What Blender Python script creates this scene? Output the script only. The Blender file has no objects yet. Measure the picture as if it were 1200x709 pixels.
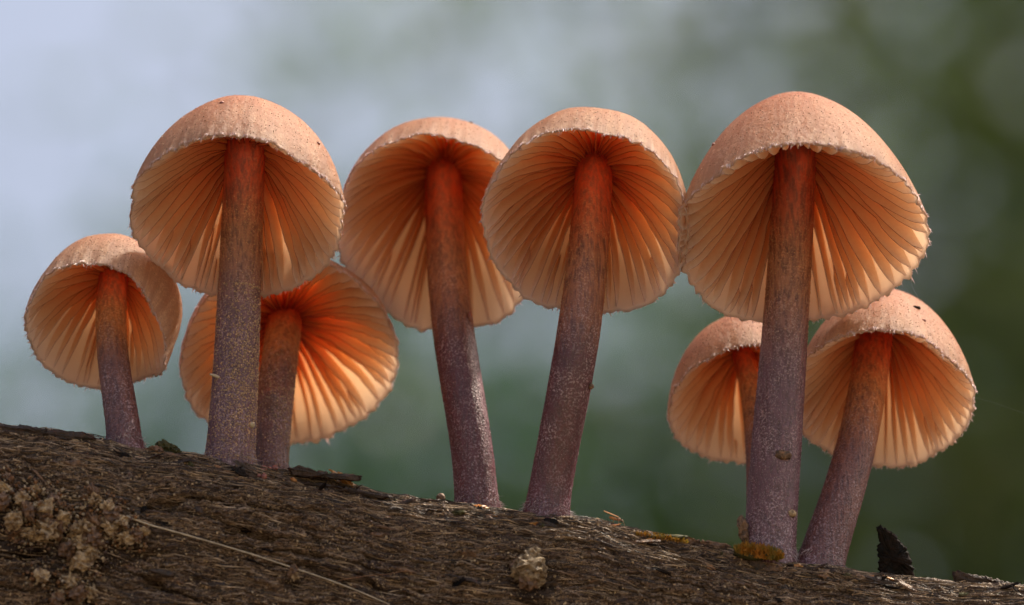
import bpy, math, random
import numpy as np
from mathutils import Vector

random.seed(7)
RNG = np.random.default_rng(7)
rad = math.radians
SC = bpy.context.scene
COL = SC.collection
# one Blender unit is one centimetre
SC.unit_settings.system = 'METRIC'
SC.unit_settings.scale_length = 0.01
SC.unit_settings.length_unit = 'CENTIMETERS'

# ---------------------------------------------------------------- camera
PITCH = rad(25.0)
DIST = 90.0
PX = 0.01                                    # size of a photograph pixel at the focus distance
VV = np.array([0.0, math.cos(PITCH), math.sin(PITCH)])
UU = np.array([0.0, -math.sin(PITCH), math.cos(PITCH)])
RR = np.array([1.0, 0.0, 0.0])
CAM = -DIST * VV
cam_data = bpy.data.cameras.new('camera')
cam_data.sensor_width = 36.0
cam_data.lens = 36.0 * DIST / 12.0
cam_data.clip_start = 1.0
cam_data.clip_end = 60000.0
cam_data.dof.use_dof = True
cam_data.dof.focus_distance = DIST + 0.35
cam_data.dof.aperture_fstop = (cam_data.lens * 1e-3) / 1.3     # aperture 13 mm wide
cam = bpy.data.objects.new('camera', cam_data)
cam.location = Vector(CAM)
cam.rotation_euler = (math.pi / 2 + PITCH, 0, 0)
COL.objects.link(cam)
SC.camera = cam

# ---------------------------------------------------------------- sky and sun
SUN_EL, SUN_AZ = rad(62.0), rad(64.0)       # azimuth measured clockwise from +Y (behind the subject)
world = bpy.data.worlds.new('World')
SC.world = world
world.use_nodes = True
wn, wl = world.node_tree.nodes, world.node_tree.links
wn.clear()
sky = wn.new('ShaderNodeTexSky')
sky.sky_type = 'NISHITA'
sky.sun_disc = False
sky.sun_elevation = SUN_EL
sky.sun_rotation = SUN_AZ
sky.air_density = 1.0
sky.dust_density = 8.0
sky.ozone_density = 0.6
bg = wn.new('ShaderNodeBackground')
bg.inputs['Strength'].default_value = 0.13
wo = wn.new('ShaderNodeOutputWorld')
wl.new(sky.outputs[0], bg.inputs['Color'])
wl.new(bg.outputs[0], wo.inputs['Surface'])

sun_data = bpy.data.lights.new('sun', 'SUN')
sun_data.energy = 4.8
sun_data.angle = rad(4.0)
sun_data.color = (1.0, 0.93, 0.82)
sun = bpy.data.objects.new('sun', sun_data)
sd = Vector((math.sin(SUN_AZ) * math.cos(SUN_EL), math.cos(SUN_AZ) * math.cos(SUN_EL), math.sin(SUN_EL)))
sun.rotation_euler = sd.to_track_quat('Z', 'Y').to_euler()
sun.location = (0, 0, 60)
COL.objects.link(sun)

SC.view_settings.view_transform = 'Standard'
SC.view_settings.look = 'None'
SC.view_settings.exposure = 0.55
SC.view_settings.gamma = 1.0
SC.render.engine = 'CYCLES'
SC.cycles.use_denoising = True
SC.cycles.max_bounces = 14
SC.cycles.diffuse_bounces = 10
SC.cycles.glossy_bounces = 3
SC.cycles.sample_clamp_indirect = 6.0


def P(px, py, d=0.0):
    """world point seen at photograph pixel (px, py), d cm behind the plane of the group"""
    k = (DIST + d) / DIST
    return CAM + VV * (DIST + d) + RR * ((px - 600.0) * PX * k) + UU * ((354.5 - py) * PX * k)


def proj(p):
    q = np.asarray(p) - CAM
    d = q @ VV
    return 600 + (q @ RR) / d * DIST / PX, 354.5 - (q @ UU) / d * DIST / PX, d - DIST


# ---------------------------------------------------------------- object helpers
def tag(o, label=None, cat=None, group=None, kind=None):
    if label: o['label'] = label
    if cat: o['category'] = cat
    if group: o['group'] = group
    if kind: o['kind'] = kind
    return o


def mesh_obj(name, verts, faces, mats, parent=None, smooth=True, attrs=None, midx=None, origin=None, quads=False):
    me = bpy.data.meshes.new(name)
    verts = np.asarray(verts, dtype=np.float64)
    if origin is not None:
        verts = verts - np.asarray(origin)
    if isinstance(faces, np.ndarray):
        n, k = faces.shape
        me.vertices.add(len(verts)); me.vertices.foreach_set('co', verts.astype(np.float32).ravel())
        me.loops.add(n * k); me.loops.foreach_set('vertex_index', faces.astype(np.int32).ravel())
        me.polygons.add(n)
        me.polygons.foreach_set('loop_start', (np.arange(n) * k).astype(np.int32))
        me.update(calc_edges=True)
    else:
        me.from_pydata([tuple(v) for v in verts], [], faces)
    if not isinstance(mats, (list, tuple)): mats = [mats]
    for m in mats: me.materials.append(m)
    if midx is not None:
        me.polygons.foreach_set('material_index', np.asarray(midx, dtype=np.int32))
    me.polygons.foreach_set('use_smooth', np.full(len(me.polygons), bool(smooth)))
    for k, a in (attrs or {}).items():
        a = np.asarray(a, dtype=np.float32)
        if a.ndim == 1:
            at = me.attributes.new(k, 'FLOAT', 'POINT'); at.data.foreach_set('value', a)
        else:
            at = me.attributes.new(k, 'FLOAT_COLOR', 'POINT')
            at.data.foreach_set('color', np.hstack([a[:, :3], np.ones((len(a), 1))]).astype(np.float32).ravel())
    me.validate(); me.update()
    o = bpy.data.objects.new(name, me)
    COL.objects.link(o)
    if origin is not None and parent is None:
        o.location = Vector(origin)
    if parent is not None: o.parent = parent
    return o


def empty(name, loc):
    o = bpy.data.objects.new(name, None)
    o.empty_display_size = 0.3
    o.location = Vector(loc)
    COL.objects.link(o)
    return o


def grid_faces(nu, nv, wrap_u=False):
    """vertex (i, j) has index i * nv + j"""
    iu = np.arange(nu if wrap_u else nu - 1); jv = np.arange(nv - 1)
    I, J = np.meshgrid(iu, jv, indexing='ij'); I2 = (I + 1) % nu
    return np.stack([I * nv + J, I2 * nv + J, I2 * nv + J + 1, I * nv + J + 1], -1).reshape(-1, 4)


def vnoise(x, y, seed=0):
    x = np.asarray(x, float); y = np.asarray(y, float)
    xi = np.floor(x).astype(np.int64); yi = np.floor(y).astype(np.int64)
    fx = x - xi; fy = y - yi
    fx = fx * fx * (3 - 2 * fx); fy = fy * fy * (3 - 2 * fy)
    def h(a, b):
        n = (a * 374761393 + b * 668265263 + seed * 1442695041) & 0xffffffff
        n = ((n ^ (n >> 13)) * 1274126177) & 0xffffffff
        n = (n ^ (n >> 16)) & 0xffffffff
        return n / 4294967295.0 * 2 - 1
    return ((h(xi, yi) * (1 - fx) + h(xi + 1, yi) * fx) * (1 - fy)
            + (h(xi, yi + 1) * (1 - fx) + h(xi + 1, yi + 1) * fx) * fy)


def fbm(x, y, oct=4, seed=0, gain=0.5):
    s = 0; a = 1.0; t = 0
    for k in range(oct):
        s = s + a * vnoise(x * 2 ** k, y * 2 ** k, seed + k * 17); t += a; a *= gain
    return s / t


def periodic(theta, pts):
    """smooth periodic interpolation of (degrees, value) control points; 0 where none given"""
    if not pts: return np.zeros_like(theta)
    t = np.degrees(theta) % 360
    a = sorted((p[0] % 360, p[1]) for p in pts)
    xs = np.array([p[0] for p in a]); ys = np.array([p[1] for p in a])
    xs = np.concatenate([xs - 360, xs, xs + 360]); ys = np.tile(ys, 3)
    g = np.arange(-360, 720, 2.0)
    v = np.interp(g, xs, ys)
    k = np.hanning(21); k /= k.sum()
    v = np.convolve(v, k, 'same')
    return np.interp(t, g, v)


# ---------------------------------------------------------------- materials
class NT:
    def __init__(s, name):
        s.m = bpy.data.materials.new(name); s.m.use_nodes = True
        s.n = s.m.node_tree.nodes; s.l = s.m.node_tree.links; s.n.clear()
        s.out = s.n.new('ShaderNodeOutputMaterial')
    def node(s, t, **kw):
        n = s.n.new(t)
        for k, v in kw.items():
            if k.startswith('i_'):
                key = k[2:]; key = int(key) if key.isdigit() else key.replace('_', ' ')
                s.set(n.inputs[key], v)
            else: setattr(n, k, v)
        return n
    def set(s, inp, v):
        if isinstance(v, bpy.types.NodeSocket): s.l.new(v, inp)
        else: inp.default_value = v
    def attr(s, name, out='Fac'):
        return s.node('ShaderNodeAttribute', attribute_name=name).outputs[out]
    def coord(s): return s.node('ShaderNodeNewGeometry').outputs['Position']
    def mapping(s, v, scale):
        return s.node('ShaderNodeMapping', i_Vector=v, i_Scale=scale).outputs[0]
    def noise(s, v, scale, detail=3, rough=0.55, dist=0.0):
        n = s.node('ShaderNodeTexNoise', i_Vector=v, i_Scale=scale, i_Detail=detail, i_Roughness=rough, i_Distortion=dist)
        return n.outputs['Fac']
    def voro(s, v, scale, feature='F1', out='Distance'):
        return s.node('ShaderNodeTexVoronoi', i_Vector=v, i_Scale=scale, feature=feature).outputs[out]
    def ramp(s, f, stops, interp='LINEAR'):
        n = s.node('ShaderNodeValToRGB'); n.color_ramp.interpolation = interp
        e = n.color_ramp.elements
        while len(e) < len(stops): e.new(0.5)
        for k, (p, c) in enumerate(stops):
            e[k].position = p
            e[k].color = (c, c, c, 1) if isinstance(c, (int, float)) else (*c, 1)
        s.l.new(f, n.inputs[0]); return n.outputs[0]
    def mix(s, f, a, b, mode='MIX'):
        n = s.n.new('ShaderNodeMix'); n.data_type = 'RGBA'; n.blend_type = mode
        s.set(n.inputs[0], f)
        for inp, v in ((n.inputs[6], a), (n.inputs[7], b)):
            s.set(inp, v if isinstance(v, bpy.types.NodeSocket) or len(v) == 4 else (*v, 1))
        return n.outputs[2]
    def math(s, op, a, b=0.0):
        n = s.n.new('ShaderNodeMath'); n.operation = op
        s.set(n.inputs[0], a); s.set(n.inputs[1], b); return n.outputs[0]
    def bump(s, h, strength, dist, normal=None):
        n = s.node('ShaderNodeBump', i_Strength=strength, i_Distance=dist, i_Height=h)
        if normal is not None: s.l.new(normal, n.inputs['Normal'])
        return n.outputs[0]
    def finish(s, sh): s.l.new(sh, s.out.inputs['Surface']); return s.m
    def flesh(s, color, trans_color, trans, normal=None, gloss=0.06, rough=0.4):
        d = s.node('ShaderNodeBsdfDiffuse'); s.set(d.inputs['Color'], color)
        t = s.node('ShaderNodeBsdfTranslucent'); s.set(t.inputs['Color'], trans_color)
        g = s.node('ShaderNodeBsdfGlossy'); g.inputs['Roughness'].default_value = rough
        g.inputs['Color'].default_value = (1, 0.95, 0.88, 1)
        if normal is not None:
            for b in (d, g): s.l.new(normal, b.inputs['Normal'])
        m1 = s.node('ShaderNodeMixShader'); s.set(m1.inputs[0], trans)
        s.l.new(d.outputs[0], m1.inputs[1]); s.l.new(t.outputs[0], m1.inputs[2])
        m2 = s.node('ShaderNodeMixShader'); s.set(m2.inputs[0], gloss)
        s.l.new(m1.outputs[0], m2.inputs[1]); s.l.new(g.outputs[0], m2.inputs[2])
        return s.finish(m2.outputs[0])


def mat_cap():
    s = NT('mushroom_cap_skin'); p = s.coord(); t = s.attr('t')
    fine = s.noise(p, 42, 3, 0.7); mid = s.noise(p, 7, 3, 0.6); big = s.noise(p, 1.3, 2)
    c = s.ramp(t, [(0.0, (0.27, 0.15, 0.09)), (0.35, (0.36, 0.20, 0.13)), (0.7, (0.40, 0.22, 0.15)), (0.92, (0.47, 0.28, 0.20)), (1.0, (0.82, 0.62, 0.50))])
    c = s.mix(s.ramp(mid, [(0.35, 0.0), (0.7, 0.6)]), c, (0.70, 0.45, 0.28))
    c = s.mix(s.ramp(big, [(0.45, 0.0), (0.7, 0.45)]), c, (0.42, 0.16, 0.13))
    c = s.mix(s.ramp(fine, [(0.52, 0.0), (0.64, 0.95)]), c, (0.95, 0.76, 0.54))
    c = s.mix(s.ramp(fine, [(0.34, 0.7), (0.47, 0.0)]), c, (0.34, 0.14, 0.10))
    st = s.node('ShaderNodeTexNoise', i_Vector=s.mapping(s.attr('polar', 'Vector'), (9, 9, 1.2)), i_Scale=2.2, i_Detail=4, i_Roughness=0.6).outputs['Fac']
    c = s.mix(s.math('MULTIPLY', s.ramp(st, [(0.42, 0.65), (0.56, 0.0)]), s.ramp(t, [(0.1, 0.0), (0.5, 0.8), (0.9, 1.0)])), c, (0.30, 0.12, 0.09))
    rnd = s.node('ShaderNodeObjectInfo').outputs['Random']
    c = s.mix(s.math('MULTIPLY', rnd, 0.8), c, s.mix(0.55, c, (0.34, 0.16, 0.13)))
    blot = s.noise(p, 2.6, 4, 0.7, 0.6)
    c = s.mix(s.ramp(blot, [(0.56, 0.0), (0.64, 0.45)]), c, (0.30, 0.13, 0.10))
    nb = s.bump(fine, 0.9, 0.02); nb = s.bump(s.noise(p, 12, 3), 0.5, 0.03, nb); nb = s.bump(s.noise(p, 3.0, 3), 0.35, 0.12, nb)
    return s.flesh(c, s.mix(0.75, c, (0.95, 0.75, 0.52)), 0.66, nb, 0.04, 0.40)


def mat_cap_under():
    s = NT('mushroom_cap_flesh'); t = s.attr('t')
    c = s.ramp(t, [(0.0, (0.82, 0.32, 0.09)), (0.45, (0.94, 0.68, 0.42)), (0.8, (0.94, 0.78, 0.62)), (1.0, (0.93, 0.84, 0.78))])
    return s.flesh(c, c, 0.76, None, 0.01, 0.5)


def mat_gill():
    s = NT('gill_flesh'); t = s.attr('t'); p = s.coord()
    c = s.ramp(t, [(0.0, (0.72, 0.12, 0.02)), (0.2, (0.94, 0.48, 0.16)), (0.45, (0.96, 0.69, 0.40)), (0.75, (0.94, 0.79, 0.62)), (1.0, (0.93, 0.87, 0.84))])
    n = s.noise(p, 20, 3)
    c = s.mix(s.ramp(n, [(0.4, 0.0), (0.75, 0.2)]), c, (0.70, 0.42, 0.28))
    return s.flesh(c, c, 0.62, s.bump(n, 0.3, 0.01), 0.03, 0.45)


def mat_gill_edge():
    s = NT('gill_edge'); t = s.attr('t')
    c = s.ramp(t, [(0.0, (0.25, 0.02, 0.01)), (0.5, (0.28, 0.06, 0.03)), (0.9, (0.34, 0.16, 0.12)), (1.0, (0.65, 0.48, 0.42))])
    return s.flesh(c, c, 0.15, None, 0.02)


def mat_fringe():
    s = NT('cap_margin_fringe')
    c = s.mix(s.noise(s.coord(), 30, 2), (0.78, 0.60, 0.56), (0.93, 0.84, 0.82))
    return s.flesh(c, c, 0.5, None, 0.02, 0.4)


def mat_stem(name, low, mid, up, top):
    s = NT(name); h = s.attr('h'); p = s.coord()
    st = s.noise(s.mapping(p, (1, 1, 0.16)), 26, 3, 0.6)
    fine = s.noise(p, 38, 3, 0.65)
    c = s.ramp(h, [(0.0, low), (0.54, mid), (0.72, up), (0.80, up), (0.95, top)])
    c = s.mix(s.ramp(st, [(0.38, 0.75), (0.58, 0.0)]), c, (0.05, 0.012, 0.02))
    patchy = s.ramp(s.noise(s.mapping(p, (1, 1, 0.5)), 4.0, 3), [(0.38, 0.15), (0.62, 1.0)])
    c = s.mix(s.math('MULTIPLY', patchy, s.ramp(fine, [(0.50, 0.0), (0.64, 0.85)])), c, s.ramp(h, [(0.0, (0.50, 0.36, 0.42)), (0.6, (0.56, 0.38, 0.36)), (0.82, (0.70, 0.34, 0.16)), (1.0, (0.55, 0.10, 0.02))]))
    nb = s.bump(fine, 0.8, 0.015); nb = s.bump(st, 0.6, 0.02, nb)
    tr = s.ramp(h, [(0.4, 0.05), (1.0, 0.35)])
    return s.flesh(c, s.mix(0.5, c, (0.9, 0.15, 0.02)), tr, nb, 0.08, 0.35)


def mat_vcol(name, rough=0.6, gloss=0.10, bump=0.5, scale=40, trans=0.0):
    s = NT(name); c = s.attr('col', 'Color'); p = s.coord(); n = s.noise(p, scale, 3)
    c = s.mix(s.ramp(n, [(0.35, 0.5), (0.65, 0.0)]), c, s.mix(0.65, c, (0.02, 0.012, 0.01)))
    return s.flesh(c, c, trans, s.bump(n, bump, 0.02), gloss, rough)


def mat_plain(name, c1, c2, scale=20, gloss=0.05, rough=0.5, trans=0.0, bump=0.5, bd=0.02):
    s = NT(name); p = s.coord(); n = s.noise(p, scale, 4, 0.6)
    c = s.mix(s.ramp(n, [(0.35, 0.0), (0.65, 1.0)]), c1, c2)
    return s.flesh(c, c, trans, s.bump(n, bump, bd), gloss, rough)


def mat_wood():
    s = NT('rotting_wood'); p = s.coord()
    q = s.node('ShaderNodeMapping', i_Vector=p, i_Rotation=(0, rad(9.5), 0)).outputs[0]
    g = s.noise(s.mapping(q, (0.6, 8, 8)), 3.0, 6, 0.65)
    f = s.noise(s.mapping(q, (3, 18, 18)), 3.0, 4, 0.7)
    sp = s.noise(p, 34, 2, 0.6); big = s.noise(p, 0.9, 4, 0.65)
    c = s.ramp(g, [(0.32, (0.05, 0.028, 0.016)), (0.43, (0.20, 0.125, 0.075)), (0.54, (0.36, 0.255, 0.18)), (0.68, (0.56, 0.43, 0.30))])
    c = s.mix(s.ramp(f, [(0.44, 0.9), (0.54, 0.0)]), c, (0.022, 0.014, 0.012))
    c = s.mix(s.ramp(sp, [(0.62, 0.0), (0.72, 0.8)]), c, (0.50, 0.36, 0.21))
    c = s.mix(s.ramp(big, [(0.5, 0.0), (0.65, 0.5)]), c, (0.045, 0.034, 0.042))
    for (x_, y_, r_) in ((70, 640, 0.75), (130, 640, 0.5), (20, 620, 0.6), (622, 680, 0.42), (345, 680, 0.2), (90, 690, 0.5)):  # shade around the clump, knob and stub painted into the wood colour
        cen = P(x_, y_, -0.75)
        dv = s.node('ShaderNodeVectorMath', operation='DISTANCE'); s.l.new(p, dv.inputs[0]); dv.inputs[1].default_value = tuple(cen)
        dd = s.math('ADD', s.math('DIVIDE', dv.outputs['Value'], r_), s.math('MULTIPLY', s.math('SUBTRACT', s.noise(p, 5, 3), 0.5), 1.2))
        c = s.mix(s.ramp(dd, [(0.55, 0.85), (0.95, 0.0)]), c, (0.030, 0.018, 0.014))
    nb = s.bump(f, 0.8, 0.04); nb = s.bump(sp, 0.8, 0.03, nb)
    return s.flesh(c, c, 0.0, nb, 0.03, 0.4)


def mat_leaf(name, a, b, trans=0.5):
    s = NT(name); n = s.noise(s.coord(), 0.05, 2)
    c = s.mix(n, a, b)
    return s.flesh(c, s.mix(0.5, c, (a[0] * 1.8, a[1] * 2.2, a[2] * 1.0)), trans, None, 0.05, 0.45)


M = dict(cap=mat_cap(), under=mat_cap_under(), gill=mat_gill(), edge=mat_gill_edge(), fringe=mat_fringe(),
         stem=mat_stem('stem_skin_wine', (0.11, 0.014, 0.026), (0.10, 0.018, 0.034), (0.42, 0.16, 0.07), (0.55, 0.042, 0.006)),
         stem_grey=mat_stem('stem_skin_mauve', (0.14, 0.05, 0.075), (0.16, 0.07, 0.10), (0.40, 0.17, 0.09), (0.55, 0.042, 0.006)),
         stem_warm=mat_stem('stem_skin_umber', (0.14, 0.045, 0.045), (0.22, 0.075, 0.05), (0.46, 0.17, 0.06), (0.55, 0.042, 0.006)),
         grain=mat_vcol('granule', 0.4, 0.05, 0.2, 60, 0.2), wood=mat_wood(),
         fuzz=mat_plain('foot_down', (0.45, 0.36, 0.38), (0.62, 0.52, 0.50), 30, 0.03, 0.5, 0.3),
         crumb=mat_vcol('crumb', 0.45, 0.05, 0.8, 30), bark=mat_plain('dark_bark', (0.010, 0.006, 0.005), (0.055, 0.028, 0.018), 14, 0.05, 0.5, 0, 1.0, 0.04))

# ---------------------------------------------------------------- the log
def curve(pts):
    a = np.array(pts, float)
    return lambda x: np.interp(x, a[:, 0], a[:, 1])

EDGE = curve([(-9000, -160), (-1500, 270), (0, 499), (60, 505), (110, 513), (160, 525), (200, 531), (240, 537), (300, 546), (360, 558), (420, 572),
              (450, 580), (500, 588), (560, 595), (620, 603), (700, 610), (760, 626), (800, 634), (860, 645), (900, 655), (960, 664),
              (1040, 676), (1100, 683), (1200, 690), (2700, 950), (9000, 1500)])

def log_section():
    """cross-section in (d, q): d along the view, q up the picture, from behind over the edge to the worn front, then round the trunk"""
    pts = []
    for d in np.linspace(-0, 3.2, 60)[::-1]:
        pts.append((d, -d * d / (2 * 10.0)))
    r1 = 0.62; psi = np.linspace(0, rad(60), 44)[1:]
    for a in psi: pts.append((-r1 * math.sin(a), -r1 * (1 - math.cos(a))))
    d, q = pts[-1]
    n = 165
    for k in range(n):
        a = rad(60 + 14 * min(1, k / 60)); st = 0.0135
        d -= math.cos(a) * st; q -= math.sin(a) * st
        pts.append((d, q))
    return np.array(pts)

SEC = log_section()
def log_build():
    # fine part of the section to world (y, z), then the coarse rest of the trunk
    yz = np.stack([SEC[:, 0] * VV[1] + SEC[:, 1] * UU[1], SEC[:, 0] * VV[2] + SEC[:, 1] * UU[2]], -1)
    y0, z0 = yz[-1]; y1, z1 = yz[0]
    cx, cz, R = 6.0, -22.5, 21.5
    rest = [(y0 - 0.2, z0 - 1.0), (y0 - 1.2, z0 - 2.0), (y0 - 4.5, z0 - 3.4)]
    for a in np.linspace(rad(150), rad(390), 34):
        rest.append((cx + R * math.cos(a), cz + R * math.sin(a)))
    rest += [(16, -5.0), (10, -1.5), (y1 + 3, z1 - 0.4), (y1 + 0.6, z1 - 0.08)]
    yz_all = np.vstack([yz, np.array(rest)])
    nf = len(yz)
    xs = np.concatenate([np.linspace(-9000, -400, 24)[:-1], np.linspace(-400, -30, 40)[:-1], np.arange(-30, 1231, 1.15),
                         np.linspace(1231, 1600, 40)[1:], np.linspace(1600, 9000, 24)[1:]])
    nx, ny = len(xs), len(yz_all)
    X = np.repeat(xs[:, None], ny, 1)
    base = np.zeros((nx, ny, 3))
    edge_q = (354.5 - EDGE(xs)) * PX
    jag = 0.03 * fbm(xs / 14, xs * 0, 4, 5) + 0.02 * np.maximum(0, vnoise(xs / 5, xs * 0, 9))
    q_off = edge_q + jag
    base[:, :, 0] = (X - 600) * PX
    base[:, :, 1] = yz_all[None, :, 0] + (q_off * UU[1])[:, None]
    base[:, :, 2] = yz_all[None, :, 1] + (q_off * UU[2])[:, None]
    # the trunk body keeps near the ground line: fade the in-plane slope off on the coarse rows
    # displacement on the fine rows
    seg = np.zeros(ny); seg[1:nf] = np.cumsum(np.hypot(*np.diff(yz, axis=0).T)); seg[nf:] = seg[nf - 1]
    S = np.repeat(seg[None, :], nx, 0) - 3.25
    xc = X * PX
    t1 = np.gradient(yz, axis=0); t1 /= np.linalg.norm(t1, axis=1)[:, None]
    nrm = np.stack([t1[:, 1], -t1[:, 0]], -1)       # outward normal candidates in (y, z)
    if (nrm[60] @ np.array([-0.4, 0.9])) < 0: nrm = -nrm
    sk = S + 0.05 * xc * 0                          # along the grain
    h = 0.05 * fbm(xc * 0.4, S * 1.0, 2, 1)
    h += 0.030 * fbm(xc * 0.7, S * 9.0, 3, 2)
    h += 0.022 * fbm(xc * 2.0, S * 26.0, 3, 3)
    h += 0.030 * fbm(xc * 20, S * 34.0, 2, 4)
    h += 0.026 * fbm(xc * 3.5, S * 40.0, 2, 14)
    crack = np.abs(fbm(xc * 0.40 + 0.3 * S, S * 4.2, 2, 31))
    h -= 0.20 * np.exp(-(crack / 0.030) ** 2) * (fbm(xc * 0.8, S * 2, 2, 77) > -0.05)
    crack2 = np.abs(fbm(xc * 1.3, S * 8.0, 2, 41))
    h -= 0.06 * np.exp(-(crack2 / 0.05) ** 2)
    pit = fbm(xc * 3.0, S * 7.0, 3, 55)
    h -= 0.05 * np.clip(pit - 0.28, 0, 1) * 3
    # terraces: layers of torn wood
    lay = fbm(xc * 0.35, S * 2.4, 3, 61)
    h += 0.025 * np.round(lay * 5) / 2.0
    w = np.ones(ny); w[nf:] = 0; w[:8] = np.linspace(0, 1, 8); w[nf - 10:nf] = np.linspace(1, 0, 10)
    quiet = 0.35 + 0.65 * np.clip(S / 0.25, 0, 1)     # calmer just behind the edge
    h = h * w[None, :] * quiet
    base[:, :nf, 1] += h[:, :nf] * nrm[None, :, 0]
    base[:, :nf, 2] += h[:, :nf] * nrm[None, :, 1]
    cr = 1.6 * fbm(X[:, nf:] * PX * 0.3, np.arange(ny - nf)[None, :] * 0.5 + X[:, nf:] * 0, 3, 8)
    base[:, nf:ny - 4, 2] += cr[:, :-4] * 0.5
    V = base.reshape(-1, 3)
    F = grid_faces(nx, ny)
    wrap = np.stack([np.arange(nx - 1) * ny + ny - 1, np.arange(1, nx) * ny + ny - 1, np.arange(1, nx) * ny, np.arange(nx - 1) * ny], -1)
    F = np.vstack([F, wrap])[:, ::-1]
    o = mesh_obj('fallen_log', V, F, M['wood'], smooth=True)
    tag(o, 'rotting brown fallen log whose split grain slopes down to the right under the mushrooms', 'log')
    return o, base[:, :nf]

LOG, LG = log_build()
LPX, LPY, LD = proj(LG.reshape(-1, 3)); shp = LG.shape[:2]
LPX = LPX.reshape(shp); LPY = LPY.reshape(shp); LD = LD.reshape(shp)
_colx = LPX[:, 70]
_dx = np.gradient(LG, axis=0); _dy = np.gradient(LG, axis=1)
LN = np.cross(_dx, _dy); LN /= np.linalg.norm(LN, axis=2)[:, :, None]
if LN[len(LN) // 2, 70] @ UU < 0: LN = -LN
def on_log(px, py):
    """(point, normal) of the log surface seen at a photograph pixel"""
    i = int(np.clip(np.searchsorted(_colx, px), 0, shp[0] - 1))
    j = 55 + int(np.argmin(np.abs(LPY[i, 55:] - py)))
    return LG[i, j], LN[i, j]
def log_behind(px, d):
    """log surface point at depth d behind the edge"""
    i = int(np.clip(np.searchsorted(_colx, px), 0, shp[0] - 1))
    j = int(np.argmin(np.abs(LD[i, :75] - d)))
    return LG[i, j]

# ---------------------------------------------------------------- mushrooms
TET = np.array([(1, 1, 1), (-1, -1, 1), (-1, 1, -1), (1, -1, -1)]) / 1.7
TETF = np.array([(0, 1, 2), (0, 3, 1), (0, 2, 3), (1, 3, 2)])
OCT = np.array([(1, 0, 0), (0, 1, 0), (0, 0, 1), (-1, 0, 0), (0, -1, 0), (0, 0, -1)], float)
OCTF = np.array([(0, 1, 2), (1, 3, 2), (3, 4, 2), (4, 0, 2), (1, 0, 5), (3, 1, 5), (4, 3, 5), (0, 4, 5)])

def rand_rot(n):
    q = RNG.normal(size=(n, 4)); q /= np.linalg.norm(q, axis=1)[:, None]
    w, x, y, z = q.T
    return np.stack([np.stack([1 - 2 * (y * y + z * z), 2 * (x * y - w * z), 2 * (x * z + w * y)], -1),
                     np.stack([2 * (x * y + w * z), 1 - 2 * (x * x + z * z), 2 * (y * z - w * x)], -1),
                     np.stack([2 * (x * z - w * y), 2 * (y * z + w * x), 1 - 2 * (x * x + y * y)], -1)], 1)

def scatter(name, pts, sizes, cols, mat, parent=None, shape='oct', squash=None, origin=None):
    n = len(pts); b, f = (OCT, OCTF) if shape == 'oct' else (TET, TETF)
    R = rand_rot(n)
    loc = b[None] * (sizes[:, None, None] if sizes.ndim == 1 else sizes[:, None, :])
    loc = loc * RNG.uniform(0.6, 1.3, (n, len(b), 1))
    v = np.einsum('nij,nkj->nki', R, loc) + pts[:, None, :]
    F = (f[None] + (np.arange(n) * len(b))[:, None, None]).reshape(-1, 3)
    o = mesh_obj(name, v.reshape(-1, 3), F, mat, parent, smooth=False, attrs={'col': np.repeat(cols, len(b), 0)}, origin=origin)
    o['kind'] = 'stuff'
    return o

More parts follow.
